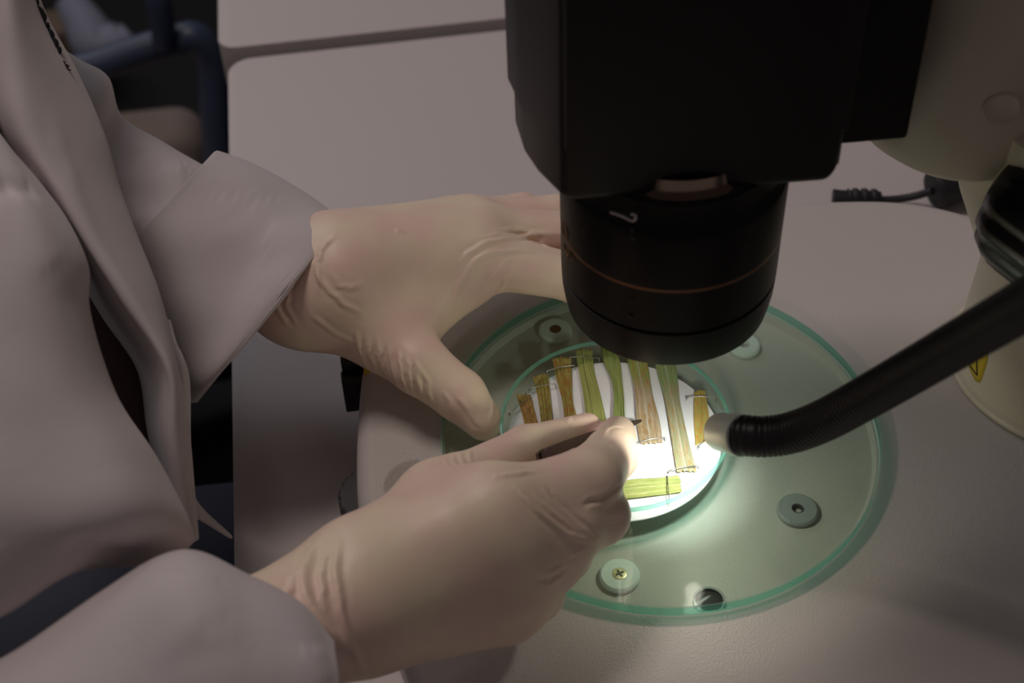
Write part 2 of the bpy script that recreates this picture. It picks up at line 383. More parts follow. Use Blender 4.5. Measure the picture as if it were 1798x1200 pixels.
# zoom body and objective
HB = 153.0
h0 = at(994, 362, HB); h1 = at(1474, 322, HB)
hx = (h1 - h0); W_ = np.linalg.norm(hx[:2]); hx = np.array([hx[0], hx[1], 0]) / W_; hy = np.array([-hx[1], hx[0], 0])
def hp(px, py): return at(px, py, HB)[:2]
fl_, fr_ = hp(990, 358), hp(1476, 322)
def body(off, z0, z1, bev):
    P = [(-.0405, -.0335 + abs(off) * .12), (-.0435 + off * .1, -.0300), (-.0505, -.0170), (-.0548 - off * .4, -.0050), (-.0572 - off, .0110), (-.0570 - off, .030), (-.0560 - off, .072), (fr_[0] - .010, .078), (fr_[0] - .0005, fr_[1] + .03), fr_ + (0, abs(off) * .12)]
    bm = bmesh.new(); vs = [bm.verts.new((p[0], p[1], z0 / 1000)) for p in P]; f = bm.faces.new(vs); r = bmesh.ops.extrude_face_region(bm, geom=[f])
    for v in r['geom']:
        if isinstance(v, bmesh.types.BMVert): v.co.z = z1 / 1000
    bmesh.ops.recalc_face_normals(bm, faces=bm.faces)
    if bev > 2: bmesh.ops.bevel(bm, geom=[e for e in bm.edges if min(v.co.x for v in e.verts) > fr_[0] - .003], offset=.0065, segments=6, affect='EDGES', profile=.5, clamp_overlap=True)
    bmesh.ops.bevel(bm, geom=[e for e in bm.edges if len(e.link_faces) == 2 and e.calc_face_angle() > .5], offset=bev / 1000, segments=4, affect='EDGES', profile=.5, clamp_overlap=True)
    bm.verts.index_update(); V = [np.array(v.co) for v in bm.verts]; Fc = [[v.index for v in f.verts] for f in bm.faces]; bm.free(); return V, Fc
V4, F4 = body(.0022, HB + 22, 425, .8)
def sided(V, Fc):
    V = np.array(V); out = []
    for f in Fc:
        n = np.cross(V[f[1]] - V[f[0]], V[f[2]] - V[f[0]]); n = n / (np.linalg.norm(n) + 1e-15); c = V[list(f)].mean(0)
        out.append(1 if abs(n[0]) > .75 and abs(n[2]) < .5 and c[0] < 0 else 0)  # left faces take the lighter black with the painted reflection
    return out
mesh('zoom_body', V4, F4, [M['housing'], M['housesheen']], mic, idx=sided(V4, F4), angle=40)
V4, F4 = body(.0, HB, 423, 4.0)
mesh('zoom_body_foot', V4, F4, [M['housing'], M['housesheen']], mic, idx=sided(V4, F4), angle=40)
# slide carriage to the right of the body
s0 = at(1478, 256, 150); s1 = at(1594, 246, 150)
d = s1 - s0; sw = np.linalg.norm(d[:2])
V3, F3 = rbox((sw * 1000 + 14, 52, 180), 2)
sx = np.array([d[0], d[1], 0]) / sw; sy = np.array([-sx[1], sx[0], 0])
G().add([s0 + sx * (sw / 2 - .007) + sy * .026 + mm(0, 0, 90) + v[0] * sx + v[1] * sy + v[2] * UZ for v in V3], F3).build('slide_carriage', M['blacksat'], mic, angle=40)
# objective
def lz(y):                       # height of a ring whose front point shows at image row y
    zs = np.linspace(60, 175, 300); ys = toimg(np.array([[0, -.0413, z / 1000] for z in zs]))[0][:, 1]; return float(np.interp(-y, -ys, zs))
z0, zg, zc, zs_, zt = lz(650), lz(586), lz(511), lz(418), lz(392)
prof = [(31, z0 + 3), (37.2, z0 + .2), (38.6, z0), (39.6, z0 + 1.0), (40.4, z0 + 5), (41.3, z0 + 11), (41.6, zg - 1.0), (40.6, zg - .5), (40.6, zg + .8), (41.7, zg + 1.2),
        (41.8, zc - .7), (41.8, zc + .7), (42.0, zs_ - 2), (41.4, zs_ + .3), (39.5, zs_ + 2.2), (38.6, zs_ + 4.4), (38.4, zt + 5), (36.6, zt + 6), (34, zt + 5.6), (33.5, HB + 8)]
Vl, Fl = lathe(prof, 160)
idx = [0] * len(Fl)
for i in range(len(prof) - 1):
    m_ = 0
    if i in (7,): m_ = 1
    if i == 10: m_ = 2
    if i >= 17: m_ = 3
    for k in range(160): idx[i * 160 + k] = m_
lens = mesh('objective_lens', Vl, Fl, [M['blacksat'], M['hole'], M['brass'], M['lensglass']], mic, idx=idx, angle=28)
G().add(*lathe([(0.1, z0 + 6), (20, z0 + 5), (32, z0 + 3.2), (32, z0 + 7), (.1, z0 + 9)], 64)).build('front_lens_element', mat('coated_glass', (.02, .03, .05), .05, coat=1), mic)
# small grub screws and the white hook mark on the objective
def on_lens(px, py, r=42.0):
    D = ray(px, py); o = CAM; a = D[0] ** 2 + D[1] ** 2; b = 2 * (o[0] * D[0] + o[1] * D[1]); cc = o[0] ** 2 + o[1] ** 2 - (r / 1000) ** 2
    t = (-b - math.sqrt(max(b * b - 4 * a * cc, 0))) / (2 * a); return CAM + D * t
for px, py in ((1025, 408), (1110, 405), (1110, 418), (1310, 430), (1107, 527), (1106, 556)):
    p = on_lens(px, py); nn = p * np.array([1, 1, 0]); nn /= np.linalg.norm(nn)
    G().add(*lathe([(0.05, -.3), (1.0, -.3), (1.1, .06), (.6, .08), (.5, -.2), (0.05, -.2)], 18, p, axis=nn)).build('grub_screw', M['hole'], lens)
hk = [on_lens(px, py, 41.9) for px, py in ((1072, 373), (1082, 376), (1095, 381), (1105, 386), (1112, 388), (1116, 384), (1115, 378), (1108, 376))]
G().add(*frame_tube(catmull(hk, 40), .0005, 8)).build('white_hook_mark', M['white'], lens)
# worn copper-coloured numerals on the barrel's left side
g = G()
for seg in (((990, 388), (988, 398), (990, 412), (994, 420), (997, 412), (995, 400), (990, 388)), ((990, 428), (993, 440), (998, 452)), ((1001, 440), (1004, 450), (1008, 458))):
    g.add(*frame_tube(catmull([on_lens(px, py, 41.85) for px, py in seg], 24), .0004, 6))
g.build('engraved_marking', M['brass'], lens)

# ------------------------------------------------------------------ glass stage plate
V, Fc = lathe([(0.001, -5.8), (94.3, -5.8), (95, -5.3), (95, -.45), (94.5, 0), (0.001, 0)], 256, capped=False)
idx = []
for i in range(5): idx += [(0, 2, 1, 2, 0)[i]] * 256
pl = mesh('glass_stage_plate', V, Fc, [M['glass'], M['glassedge'], M['glassbevel']], idx=idx, angle=30)
tag(pl, 'large round clear glass plate with a green edge, lying on the microscope base', 'glass plate')

# petri dish
DC = mm(-20, -7.5, 0)
dp = [(0.001, .1), (47.0, .1), (48.3, .5), (49.0, 1.6), (49.2, 12.2), (48.9, 13.0), (48.2, 13.2), (47.5, 13.0), (47.3, 12.2), (47.1, 2.6), (46.2, 1.6), (0.001, 1.6)]
V, Fc = lathe(dp, 220, DC, capped=False); idx = []
for i in range(len(dp) - 1): idx += [1 if i in (4, 5, 6, 7) else 0] * 220
dish = mesh('petri_dish', V, Fc, [M['dish'], M['dishrim']], idx=idx, angle=30)
tag(dish, 'round shallow glass petri dish holding leaf strips, on the glass plate', 'petri dish')
V, Fc = lathe([(0.001, 1.7), (45.4, 1.7), (45.8, 1.9), (45.6, 2.3), (0.001, 2.35)], 160, DC, capped=False)
fp = mesh('filter_paper', V, Fc, M['paper'], angle=30); tag(fp, 'round white filter paper lining the petri dish', 'paper')
ZP = 2.35

# leaf strips ---------------------------------------------------------------
def leafmat(name, ca, cb, cc, brown, seed, grad=None):
    ca, cb, cc = [tuple(min(1, 1.35 * x) for x in c) for c in (ca, cb, cc)]; grad = grad and (tuple(1.35 * x for x in grad[0]), tuple(1.35 * x for x in grad[1]), grad[2])
    m = bpy.data.materials.new(name); m.use_nodes = True; nt = m.node_tree; b = nt.nodes['Principled BSDF']; L = nt.links.new
    uv = nt.nodes.new('ShaderNodeUVMap'); uv.uv_map = 'UVMap'
    mp = nt.nodes.new('ShaderNodeMapping'); mp.inputs['Scale'].default_value = (60, 2.2, 1); mp.inputs['Location'].default_value = (seed * 3.1, seed * 1.7, 0); L(uv.outputs[0], mp.inputs[0])
    n = nt.nodes.new('ShaderNodeTexNoise'); n.inputs['Scale'].default_value = 1.0; n.inputs['Detail'].default_value = 5; L(mp.outputs[0], n.inputs['Vector'])
    r = nt.nodes.new('ShaderNodeValToRGB'); e = r.color_ramp.elements; e[0].position = .40; e[1].position = .62; e[0].color = (*ca, 1); e[1].color = (*cb, 1); L(n.outputs['Fac'], r.inputs[0])
    mp2 = nt.nodes.new('ShaderNodeMapping'); mp2.inputs['Scale'].default_value = (6, 9, 1); mp2.inputs['Location'].default_value = (seed, seed * 2.3, 0); L(uv.outputs[0], mp2.inputs[0])
    n2 = nt.nodes.new('ShaderNodeTexNoise'); n2.inputs['Scale'].default_value = 1.0; n2.inputs['Detail'].default_value = 6; n2.inputs['Roughness'].default_value = .7; L(mp2.outputs[0], n2.inputs['Vector'])
    r2 = nt.nodes.new('ShaderNodeValToRGB'); r2.color_ramp.elements[0].position = 1 - brown - .08; r2.color_ramp.elements[1].position = 1 - brown + .08; L(n2.outputs['Fac'], r2.inputs[0])
    rout = r.outputs[0]
    if grad:                      # the strip's own colour changes along its length: green end, withered end
        ga, gb, at_ = grad; r4 = nt.nodes.new('ShaderNodeValToRGB'); e = r4.color_ramp.elements; e[0].position = .33; e[1].position = .68; e[0].color = (*ga, 1); e[1].color = (*gb, 1); L(n.outputs['Fac'], r4.inputs[0])
        sp_ = nt.nodes.new('ShaderNodeSeparateXYZ'); L(uv.outputs[0], sp_.inputs[0]); ad = nt.nodes.new('ShaderNodeMath'); ad.operation = 'MULTIPLY_ADD'; L(n2.outputs['Fac'], ad.inputs[0]); ad.inputs[1].default_value = .5; L(sp_.outputs[1], ad.inputs[2])
        r5 = nt.nodes.new('ShaderNodeValToRGB'); r5.color_ramp.elements[0].position = min(.98, at_ + .2); r5.color_ramp.elements[1].position = min(1, at_ + .35); L(ad.outputs[0], r5.inputs[0])
        m5 = nt.nodes.new('ShaderNodeMixRGB'); L(r5.outputs[0], m5.inputs[0]); L(r4.outputs[0], m5.inputs[1]); L(rout, m5.inputs[2]); rout = m5.outputs[0]
    mx = nt.nodes.new('ShaderNodeMixRGB'); L(r2.outputs[0], mx.inputs[0]); L(rout, mx.inputs[1]); mx.inputs[2].default_value = (*cc, 1)
    # dark fine specks
    n3 = nt.nodes.new('ShaderNodeTexNoise'); n3.inputs['Scale'].default_value = 5; n3.inputs['Detail'].default_value = 2; L(mp.outputs[0], n3.inputs['Vector'])
    r3 = nt.nodes.new('ShaderNodeValToRGB'); r3.color_ramp.elements[0].position = .27; r3.color_ramp.elements[1].position = .36; r3.color_ramp.elements[0].color = (.3, .2, .12, 1); L(n3.outputs['Fac'], r3.inputs[0])
    mu = nt.nodes.new('ShaderNodeMixRGB'); mu.blend_type = 'MULTIPLY'; mu.inputs[0].default_value = .8; L(mx.outputs[0], mu.inputs[1]); L(r3.outputs[0], mu.inputs[2])
    fin = mu.outputs[0]
    if grad:                      # pale midrib
        s2 = nt.nodes.new('ShaderNodeSeparateXYZ'); L(uv.outputs[0], s2.inputs[0]); d1 = nt.nodes.new('ShaderNodeMath'); d1.operation = 'SUBTRACT'; L(s2.outputs[0], d1.inputs[0]); d1.inputs[1].default_value = .47
        d2 = nt.nodes.new('ShaderNodeMath'); d2.operation = 'ABSOLUTE'; L(d1.outputs[0], d2.inputs[0]); d3 = nt.nodes.new('ShaderNodeMath'); d3.operation = 'LESS_THAN'; L(d2.outputs[0], d3.inputs[0]); d3.inputs[1].default_value = .028
        m6 = nt.nodes.new('ShaderNodeMixRGB'); L(d3.outputs[0], m6.inputs[0]); L(fin, m6.inputs[1]); m6.inputs[2].default_value = (.62, .58, .46, 1); fin = m6.outputs[0]
    L(fin, b.inputs['Base Color']); b.inputs['Roughness'].default_value = .55
    bp = nt.nodes.new('ShaderNodeBump'); bp.inputs['Strength'].default_value = .5; bp.inputs['Distance'].default_value = .0005; L(n.outputs['Fac'], bp.inputs['Height']); L(bp.outputs[0], b.inputs['Normal'])
    return m
def leaf(L, Rr, label, m, lift=1.2, seed=0, tooth=.5, vein=True):
    """L and Rr: matching edge points in the picture, top to bottom, laid on the filter paper"""
    Lp = catmull([at(x, y, ZP + .6) for x, y in L], 60); Rp = catmull([at(x, y, ZP + .6) for x, y in Rr], 60)
    rnd = random.Random(seed); nu = 22; V = []; UV = []
    ph = [rnd.uniform(0, 6) for _ in range(6)]
    for i in range(60):
        t = i / 59
        for j in range(nu):
            u = j / (nu - 1); p = Lp[i] * (1 - u) + Rp[i] * u
            z = ZP + .9 + lift * (.35 + .3 * math.sin(5 * t + ph[0]) ** 2) * (.6 + .4 * math.cos(6.28 * (u - .5) * .7 + ph[1] * t)) + .25 * math.sin(u * 26 + ph[2] + 2 * t) + .18 * math.sin(u * 47 + ph[3])
            if vein: z += .5 * math.exp(-((u - .47) / .07) ** 2)
            d = (Lp[1] - Lp[0]) if i < 30 else (Lp[-1] - Lp[-2]); d = d / np.linalg.norm(d)
            if i in (0, 59): p = p + d * rnd.uniform(-tooth, tooth) / 1000
            V.append((p[0], p[1], max(z, ZP + .15) / 1000)); UV.append((u, t))
    Fc = [(i * nu + j, i * nu + j + 1, (i + 1) * nu + j + 1, (i + 1) * nu + j) for i in range(59) for j in range(nu - 1)]
    me = bpy.data.meshes.new('leaf_strip'); me.from_pydata([tuple(map(float, v)) for v in V], [], Fc); me.materials.append(m)
    uvl = me.uv_layers.new(name='UVMap')
    for lp in me.loops: uvl.data[lp.index].uv = UV[lp.vertex_index]
    o = link('leaf_strip', me); md = o.modifiers.new('s', 'SOLIDIFY'); md.thickness = .00022; md.offset = 0
    tag(o, label, 'leaf strip', 'dried leaf strips pinned in the dish'); return o
GR, YG, BR, OR, PK = (.17, .26, .04), (.45, .46, .12), (.22, .10, .02), (.45, .25, .06), (.50, .38, .28)
leaf([(907, 697), (918, 735), (931, 790)], [(932, 697), (941, 732), (956, 785)], 'short brown curled leaf strip at the far left of the dish', leafmat('leaf_brown', BR, (.50, .36, .10), (.14, .05, .01), .42, 1), 1.5, 1, 1.2)
leaf([(935, 664), (944, 700), (950, 740), (955, 790)], [(962, 658), (966, 695), (969, 730), (975, 785)], 'olive brown leaf strip with a small round hole rim, second from the left', leafmat('leaf_olive', (.16, .16, .03), (.38, .33, .09), BR, .45, 2), 1.2, 2)
leaf([(970, 632), (977, 668), (987, 705), (992, 745), (996, 785)], [(1004, 632), (1004, 668), (1006, 705), (1012, 735), (1018, 785)], 'dark streaked brownish green leaf strip narrowing downwards, third from the left', leafmat('leaf_streak', (.13, .13, .02), (.42, .36, .10), (.26, .11, .02), .48, 3), 1.8, 3)
leaf([(1010, 617), (1016, 650), (1025, 700), (1031, 760), (1034, 800)], [(1040, 615), (1043, 650), (1053, 690), (1064, 740), (1070, 790)], 'plain yellow green leaf strip, the fourth from the left', leafmat('leaf_green', (.17, .21, .05), (.40, .41, .13), (.36, .30, .06), .30, 4), 1.5, 4)
leaf([(1054, 610), (1060, 640), (1073, 670), (1078, 700), (1077, 740), (1080, 780)], [(1082, 612), (1089, 640), (1092, 670), (1095, 700), (1097, 740), (1104, 775)], 'narrow twisted green leaf strip just left of the tweezer tip', leafmat('leaf_twist', (.12, .19, .05), (.36, .39, .12), BR, .32, 5), 2.4, 5)
leaf([(1098, 612), (1103, 640), (1115, 690), (1118, 740), (1124, 781)], [(1132, 612), (1138, 645), (1146, 695), (1158, 742), (1163, 780)], 'wide leaf strip, green above and pink brown below, under the tweezer tip', leafmat('leaf_pink', (.30, .24, .13), (.48, .39, .28), (.34, .18, .05), .44, 6, ((.13, .22, .05), (.34, .38, .10), .38)), 1.6, 6)
leaf([(1146, 618), (1153, 652), (1166, 700), (1175, 750), (1183, 800), (1188, 832)], [(1180, 618), (1188, 652), (1193, 700), (1203, 750), (1214, 795), (1223, 829)], 'longest leaf strip with a pale midrib, running under the objective', leafmat('leaf_long', (.20, .26, .11), (.47, .39, .28), (.36, .20, .06), .42, 7, ((.12, .24, .08), (.34, .40, .18), .30)), 1.6, 7)
leaf([(1219, 690), (1218, 730), (1221, 783)], [(1237, 687), (1244, 730), (1246, 775)], 'short yellow spotted leaf strip at the far right of the dish', leafmat('leaf_yellow', (.28, .27, .06), (.48, .38, .12), (.45, .20, .04), .45, 8), 1.2, 8)
leaf([(1040, 856), (1100, 846), (1150, 842), (1193, 838)], [(1045, 884), (1100, 878), (1150, 872), (1197, 866)], 'green leaf strip lying crosswise along the front rim of the dish', leafmat('leaf_cross', (.13, .19, .04), (.36, .37, .12), PK, .34, 9), 1.2, 9, vein=False)
# loop mark on the second strip, bent end of the first
pins = [((895, 726), (933, 699), 'pin across the first brown strip'), ((930, 685), (975, 675), 'pin across the olive brown strip'), ((961, 653), (1008, 642), 'pin across the dark streaked strip'),
        ((1001, 629), (1052, 630), 'pin across the plain yellow green strip'), ((1118, 779), (1167, 769), 'pin at the lower end of the wide pink brown strip'), ((1175, 828), (1227, 819), 'pin at the lower end of the longest strip'),
        ((1206, 699), (1257, 699), 'pin across the top of the short yellow strip'), ((1226, 785), (1246, 768), 'pin at the lower end of the short yellow strip'), ((1171, 838), (1175, 882), 'pin holding the crosswise green strip')]
for k, (a, b, lab) in enumerate(pins):
    A, B = at(*a, ZP + 1.6), at(*b, ZP + 2.2); t = (B - A) / np.linalg.norm(B - A)
    pts = [A - t * .0002 - mm(0, 0, 1.6), A, A + t * .001 + mm(0, 0, .5), (A + B) / 2 + mm(0, 0, 1.0), B - t * .001 + mm(0, 0, .3), B, B + t * .0002 - mm(0, 0, 2.2)]
    r = empty('straight_pin', A - mm(0, 0, 1.6)); tag(r, 'thin steel ' + lab, 'pin', 'thin steel pins in the dish')
    G().add(*frame_tube(catmull(pts, 30), .00021, 8)).build('shaft', M['steel'], r)
    G().add(*lathe([(0.02, -.55), (.45, -.35), (.6, 0), (.45, .35), (.02, .55)], 14, A, axis=t)).build('pin_head', M['steel'], r)

# ------------------------------------------------------------------ gooseneck light guide
goose = empty('gooseneck_lamp', at(1262, 762, 0)); tag(goose, 'black ribbed gooseneck light with a bare metal tip, shining into the dish', 'lamp')
gp = [atd(1296, 764, .5405), atd(1318, 766, .5375), atd(1345, 767, .5365), atd(1390, 760, .533), atd(1450, 737, .522), atd(1530, 693, .503), atd(1620, 641, .481), atd(1710, 588, .458), atd(1800, 535, .434), atd(1930, 455, .405), atd(2060, 370, .38)]
path = catmull(gp, 1500); s = np.concatenate([[0], np.cumsum(np.linalg.norm(np.diff(path, axis=0), axis=1))])
sm = np.arange(0, s[-1], .00036); path2 = np.stack([np.interp(sm, s, path[:, i]) for i in range(3)], 1)
rad = .00745 + .00038 * np.abs(np.sin(np.arange(len(sm)) * math.pi / 5.0)) ** .6
G().add(*frame_tube(path2, rad, 40)).build('flexible_neck', M['goose'], goose)
t0 = atd(1259, 757, .552); t1 = gp[0]; ax = (t0 - t1); L_ = np.linalg.norm(ax) * 1000
ax = ax / np.linalg.norm(ax)
G().add(*lathe([(5.2, -3), (7.9, -3), (8.05, -2), (8.05, .5), (7.7, 1.0), (7.5, L_ * .45), (7.3, L_ - 2.5), (6.9, L_ - .8), (6.0, L_), (5.2, L_ + .2), (5.0, L_ - 1.5)], 64, t1, axis=ax, closed=True)).build('metal_tip', M['ferrule'], goose, angle=30)
em = bpy.data.materials.new('lit_fibre_end'); em.use_nodes = True; em.node_tree.nodes['Principled BSDF'].inputs['Emission Color'].default_value = (1, 1, .96, 1); em.node_tree.nodes['Principled BSDF'].inputs['Emission Strength'].default_value = 20
aim = at(1185, 832, ZP); tipc = t1 + ax * (L_ - 1.0) / 1000
G().add(*lathe([(0.02, L_ - 2.2), (5.1, L_ - 2.2), (5.1, L_ - 1.8), (.02, L_ - 1.8)], 40, t1, axis=ax)).build('fibre_end', em, goose)
sl = bpy.data.lights.new('gooseneck_light', 'SPOT'); sl.energy = 0.205; sl.spot_size = math.radians(74); sl.spot_blend = 1.0; sl.shadow_soft_size = .004; sl.color = (.97, 1.0, .97)
so = bpy.data.objects.new('gooseneck_light', sl); scene.collection.objects.link(so); sp = t0 + ax * .005; so.location = sp
so.rotation_euler = (Vector(aim) - Vector(sp)).to_track_quat('-Z', 'Y').to_euler()

hl = bpy.data.lights.new('gooseneck_halo', 'SPOT'); hl.energy = .07; hl.spot_size = math.radians(168); hl.spot_blend = .25; hl.shadow_soft_size = .004; hl.color = (1.0, .97, .80)
ho = bpy.data.objects.new('gooseneck_halo', hl); scene.collection.objects.link(ho); ho.location = sp; ho.rotation_euler = so.rotation_euler

# cable behind the base
cab = empty('power_cable', at(1600, 345, ZD)); tag(cab, 'black power cable with a thick round connector, lying on the desk behind the base', 'cable')
c0 = at(1466, 348, ZD + 6); cpts = [c0, at(1500, 350, ZD + 5), at(1560, 351, ZD + 4), at(1600, 346, ZD + 6), at(1636, 336, ZD + 12)]
G().add(*frame_tube(catmull(cpts, 60), .0022, 16)).build('cord', M['cable'], cab)
bp_ = catmull([at(1463, 350, ZD + 6), at(1480, 350, ZD + 6), at(1510, 348, ZD + 6), at(1545, 348, ZD + 5)], 90); rb = [(.0058 - .0020 * i / 90) + (.0011 if (i > 40 and (i // 7) % 2) else 0) for i in range(90)]
G().add(*frame_tube(bp_, rb, 20)).build('strain_relief', M['cable'], cab)
k0 = at(1636, 333, ZD + 12); k1 = at(1700, 312, ZD + 14); d = (k1 - k0); Lk = np.linalg.norm(d) * 1000
G().add(*lathe([(.1, 0), (5, 0), (9.5, .5), (11, 2.5), (11.3, Lk), (.1, Lk)], 48, k0, axis=d)).build('connector', M['cable'], cab, angle=35)

# ------------------------------------------------------------------ implicit surfaces for the gloved hands
def surface_nets(Fv, org, h):
    S = Fv < 0; nx, ny, nz = Fv.shape
    acc = np.zeros((nx - 1, ny - 1, nz - 1, 3)); cnt = np.zeros((nx - 1, ny - 1, nz - 1))
    base_ = {0: (1, 2), 1: (0, 2), 2: (0, 1)}
    for ax_ in range(3):
        o1, o2 = base_[ax_]
        for a in (0, 1):
            for b in (0, 1):
                off = [0, 0, 0]; off[o1] = a; off[o2] = b; off2 = list(off); off2[ax_] = 1
                f0 = Fv[off[0]:off[0] + nx - 1, off[1]:off[1] + ny - 1, off[2]:off[2] + nz - 1]; f1 = Fv[off2[0]:off2[0] + nx - 1, off2[1]:off2[1] + ny - 1, off2[2]:off2[2] + nz - 1]
                c_ = (f0 < 0) != (f1 < 0); t = np.where(c_, f0 / np.where(c_, f0 - f1, 1), 0)
                for d_ in range(3):
                    acc[..., d_] += np.where(c_, off[d_] + (t if d_ == ax_ else 0), 0)
                cnt += c_
    act = cnt > 0; I = np.argwhere(act); idm = -np.ones(act.shape, int); idm[act] = np.arange(len(I))
    Vv = (I + acc[act] / cnt[act][:, None]) * h + org
    Q = []
    for ax_ in range(3):
        o1, o2 = base_[ax_]; sl0 = [slice(None)] * 3; sl1 = [slice(None)] * 3; sl0[ax_] = slice(0, -1); sl1[ax_] = slice(1, None)
        C = S[tuple(sl0)] != S[tuple(sl1)]; P = np.argwhere(C); P = P[(P[:, o1] > 0) & (P[:, o2] > 0) & (P[:, o1] < Fv.shape[o1] - 1) & (P[:, o2] < Fv.shape[o2] - 1)]
        def g_(d1, d2): q = P.copy(); q[:, o1] -= d1; q[:, o2] -= d2; return idm[q[:, 0], q[:, 1], q[:, 2]]
        q = np.stack([g_(1, 1), g_(0, 1), g_(0, 0), g_(1, 0)], 1); ins = S[tuple(P.T)]
        flip = ins if ax_ != 1 else ~ins
        q[~flip] = q[~flip][:, ::-1]; Q.append(q)
    return Vv, np.vstack(Q)
def seg_sdf(X, a, b, ra, rb):
    ab = b - a; t = np.clip(((X - a) @ ab) / (ab @ ab), 0, 1); return np.linalg.norm(X - a - t[..., None] * ab, axis=-1) - (ra + t * (rb - ra))
def smin(a, b, k):
    h = np.clip(.5 + .5 * (b - a) / k, 0, 1); return b * (1 - h) + a * h - k * h * (1 - h)
def hand_mesh(name, palm, fingers, parent, kpalm=.012, kf=.007, h=.0011, creases=(), floor_=None):
    """palm: list of (A, B, ra, rb); fingers: list of joint chains [(P, r), ...]; lengths in mm"""
    allp = np.array([q for a, b, _, _ in palm for q in (a, b)] + [p for f in fingers for p, _ in f])
    lo = allp.min(0) - .03; hi = allp.max(0) + .03; n = np.ceil((hi - lo) / h).astype(int)
    X = np.stack(np.meshgrid(*[lo[i] + h * np.arange(n[i]) for i in range(3)], indexing='ij'), -1)
    body = None
    for a, b, ra, rb in palm:
        d = seg_sdf(X, a, b, ra / 1000, rb / 1000); body = d if body is None else smin(body, d, kpalm)
    res = body
    for f in fingers:
        fd = None
        for (a, ra), (b, rb) in zip(f[:-1], f[1:]):
            d = seg_sdf(X, a, b, ra / 1000, rb / 1000); fd = d if fd is None else smin(fd, d, .003)
        res = smin(res, smin(body, fd, kf), .0012)
    if floor_ is not None: res = np.maximum(res, floor_ - X[..., 2])
    V, Q = surface_nets(res, lo, h)
    # relax
    e = np.vstack([Q[:, [0, 1]], Q[:, [1, 2]], Q[:, [2, 3]], Q[:, [3, 0]]])
    for it in range(6):
        acc = np.zeros_like(V); c = np.zeros(len(V)); np.add.at(acc, e[:, 0], V[e[:, 1]]); np.add.at(acc, e[:, 1], V[e[:, 0]]); np.add.at(c, e[:, 0], 1); np.add.at(c, e[:, 1], 1)
        V = V * .5 + .5 * acc / c[:, None]
    def normals(V):
        N = np.zeros_like(V); fn = np.cross(V[Q[:, 2]] - V[Q[:, 0]], V[Q[:, 3]] - V[Q[:, 1]])
        for k in range(4): np.add.at(N, Q[:, k], fn)
        return N / (np.linalg.norm(N, axis=1)[:, None] + 1e-12)
    N = normals(V)
    if np.mean(np.sum(N * (V - V.mean(0)), 1)) < 0: Q = Q[:, ::-1]; N = -N
    # creases: curves laid on the skin, then raised or sunk around themselves
    img, dep = toimg(V); face = np.sum(N * (CAM - V), 1) > 0
    fi = np.where(face)[0]; disp = np.zeros(len(V))
    for pts, wd, amp in creases:
        C2 = catmull(pts, 26); C3 = []
        for c in C2:
            dd = np.hypot(*(img[fi] - c).T); k = fi[dd < 9]
            if len(k): C3.append(V[k[np.argmin(dep[k])]])
        if len(C3) < 3: continue
        C3 = np.array(C3); C3[1:-1] = (C3[:-2] + 2 * C3[1:-1] + C3[2:]) / 4
        bb = np.all((V > C3.min(0) - .012) & (V < C3.max(0) + .012), axis=1); ids = np.where(bb)[0]
        a = C3[:-1]; ab = C3[1:] - a; rel = V[ids][:, None] - a; t = np.clip((rel * ab).sum(-1) / ((ab * ab).sum(-1) + 1e-12), 0, 1)
        dist = np.linalg.norm(rel - t[..., None] * ab, axis=-1); j = dist.argmin(1); dm = dist[np.arange(len(ids)), j] * 1000
        s_ = (j + t[np.arange(len(ids)), j]) / len(a); taper = np.clip(np.minimum(s_, 1 - s_) * 4 + .12, 0, 1)
        q = dm / wd; disp[ids] += amp * taper * (np.exp(-q * q) - .35 * np.exp(-((q - 1.6) ** 2))) / 1000
    V = V + N * disp[:, None]
    me = bpy.data.meshes.new(name); me.from_pydata(V.tolist(), [], Q.tolist()); me.materials.append(M['glove'])
    o = link(name, me, parent); sb = o.modifiers.new('s', 'SUBSURF'); sb.levels = sb.render_levels = 1
    return o

person = empty('person', (-.42, -.02, -.80)); tag(person, 'person in a white lab coat and cream latex gloves, holding tweezers over the dish', 'person')
A = at
# --- left hand: steadies the dish
W = A(513, 508, 40); Wf = atd(440, 520, .695)
Im, Mm, Rm, Pm = A(838, 452, 44), mm(-74, 82, 44), mm(-80, 98, 37), mm(-90, 110, 28)
Lp = [(Wf, W, 16, 19), (W, A(605, 500, 46), 19, 21), (A(600, 470, 46), Im, 19, 14), (A(600, 470, 44), Mm, 18, 13.5), (A(590, 470, 40), Rm, 17, 12), (A(560, 460, 38), Pm, 16, 11),
      (A(560, 540, 34), A(690, 585, 27), 16.5, 12.5), (A(690, 590, 27), A(800, 500, 34), 12, 12)]
Lfing = [[(Im, 13.5), (mm(-34, 57, 38), 10.5), (mm(-17, 51, 24), 9), (mm(-12, 48.5, 10), 7.5)],
         [(Mm, 13), (mm(-30, 84, 40), 10.5), (mm(-6, 74, 24), 9), (mm(0, 58, 10), 7.5)],
         [(Rm, 12), (mm(-38, 106, 33), 10), (mm(-14, 104, 16), 8.5), (mm(-4, 94, 4), 7.5)],
         [(Pm, 11), (mm(-54, 124, 22), 9), (mm(-36, 128, 8), 8), (mm(-24, 124, 2), 7)],
         [(A(640, 560, 28), 17), (A(735, 640, 24), 13.0), (A(808, 695, 16), 11.2), (A(849, 740, 10), 8.6)]]
Lcr = []
for k, x in enumerate((628, 645, 663, 680, 697, 712, 728, 745)):
    Lcr.append((((x - 4, 590 + k * 6), (x, 625 + k * 7), (x + 12, 655 + k * 10), (x + 22, 690 + k * 9)), 1.0, .7 if k % 2 else 1.0))
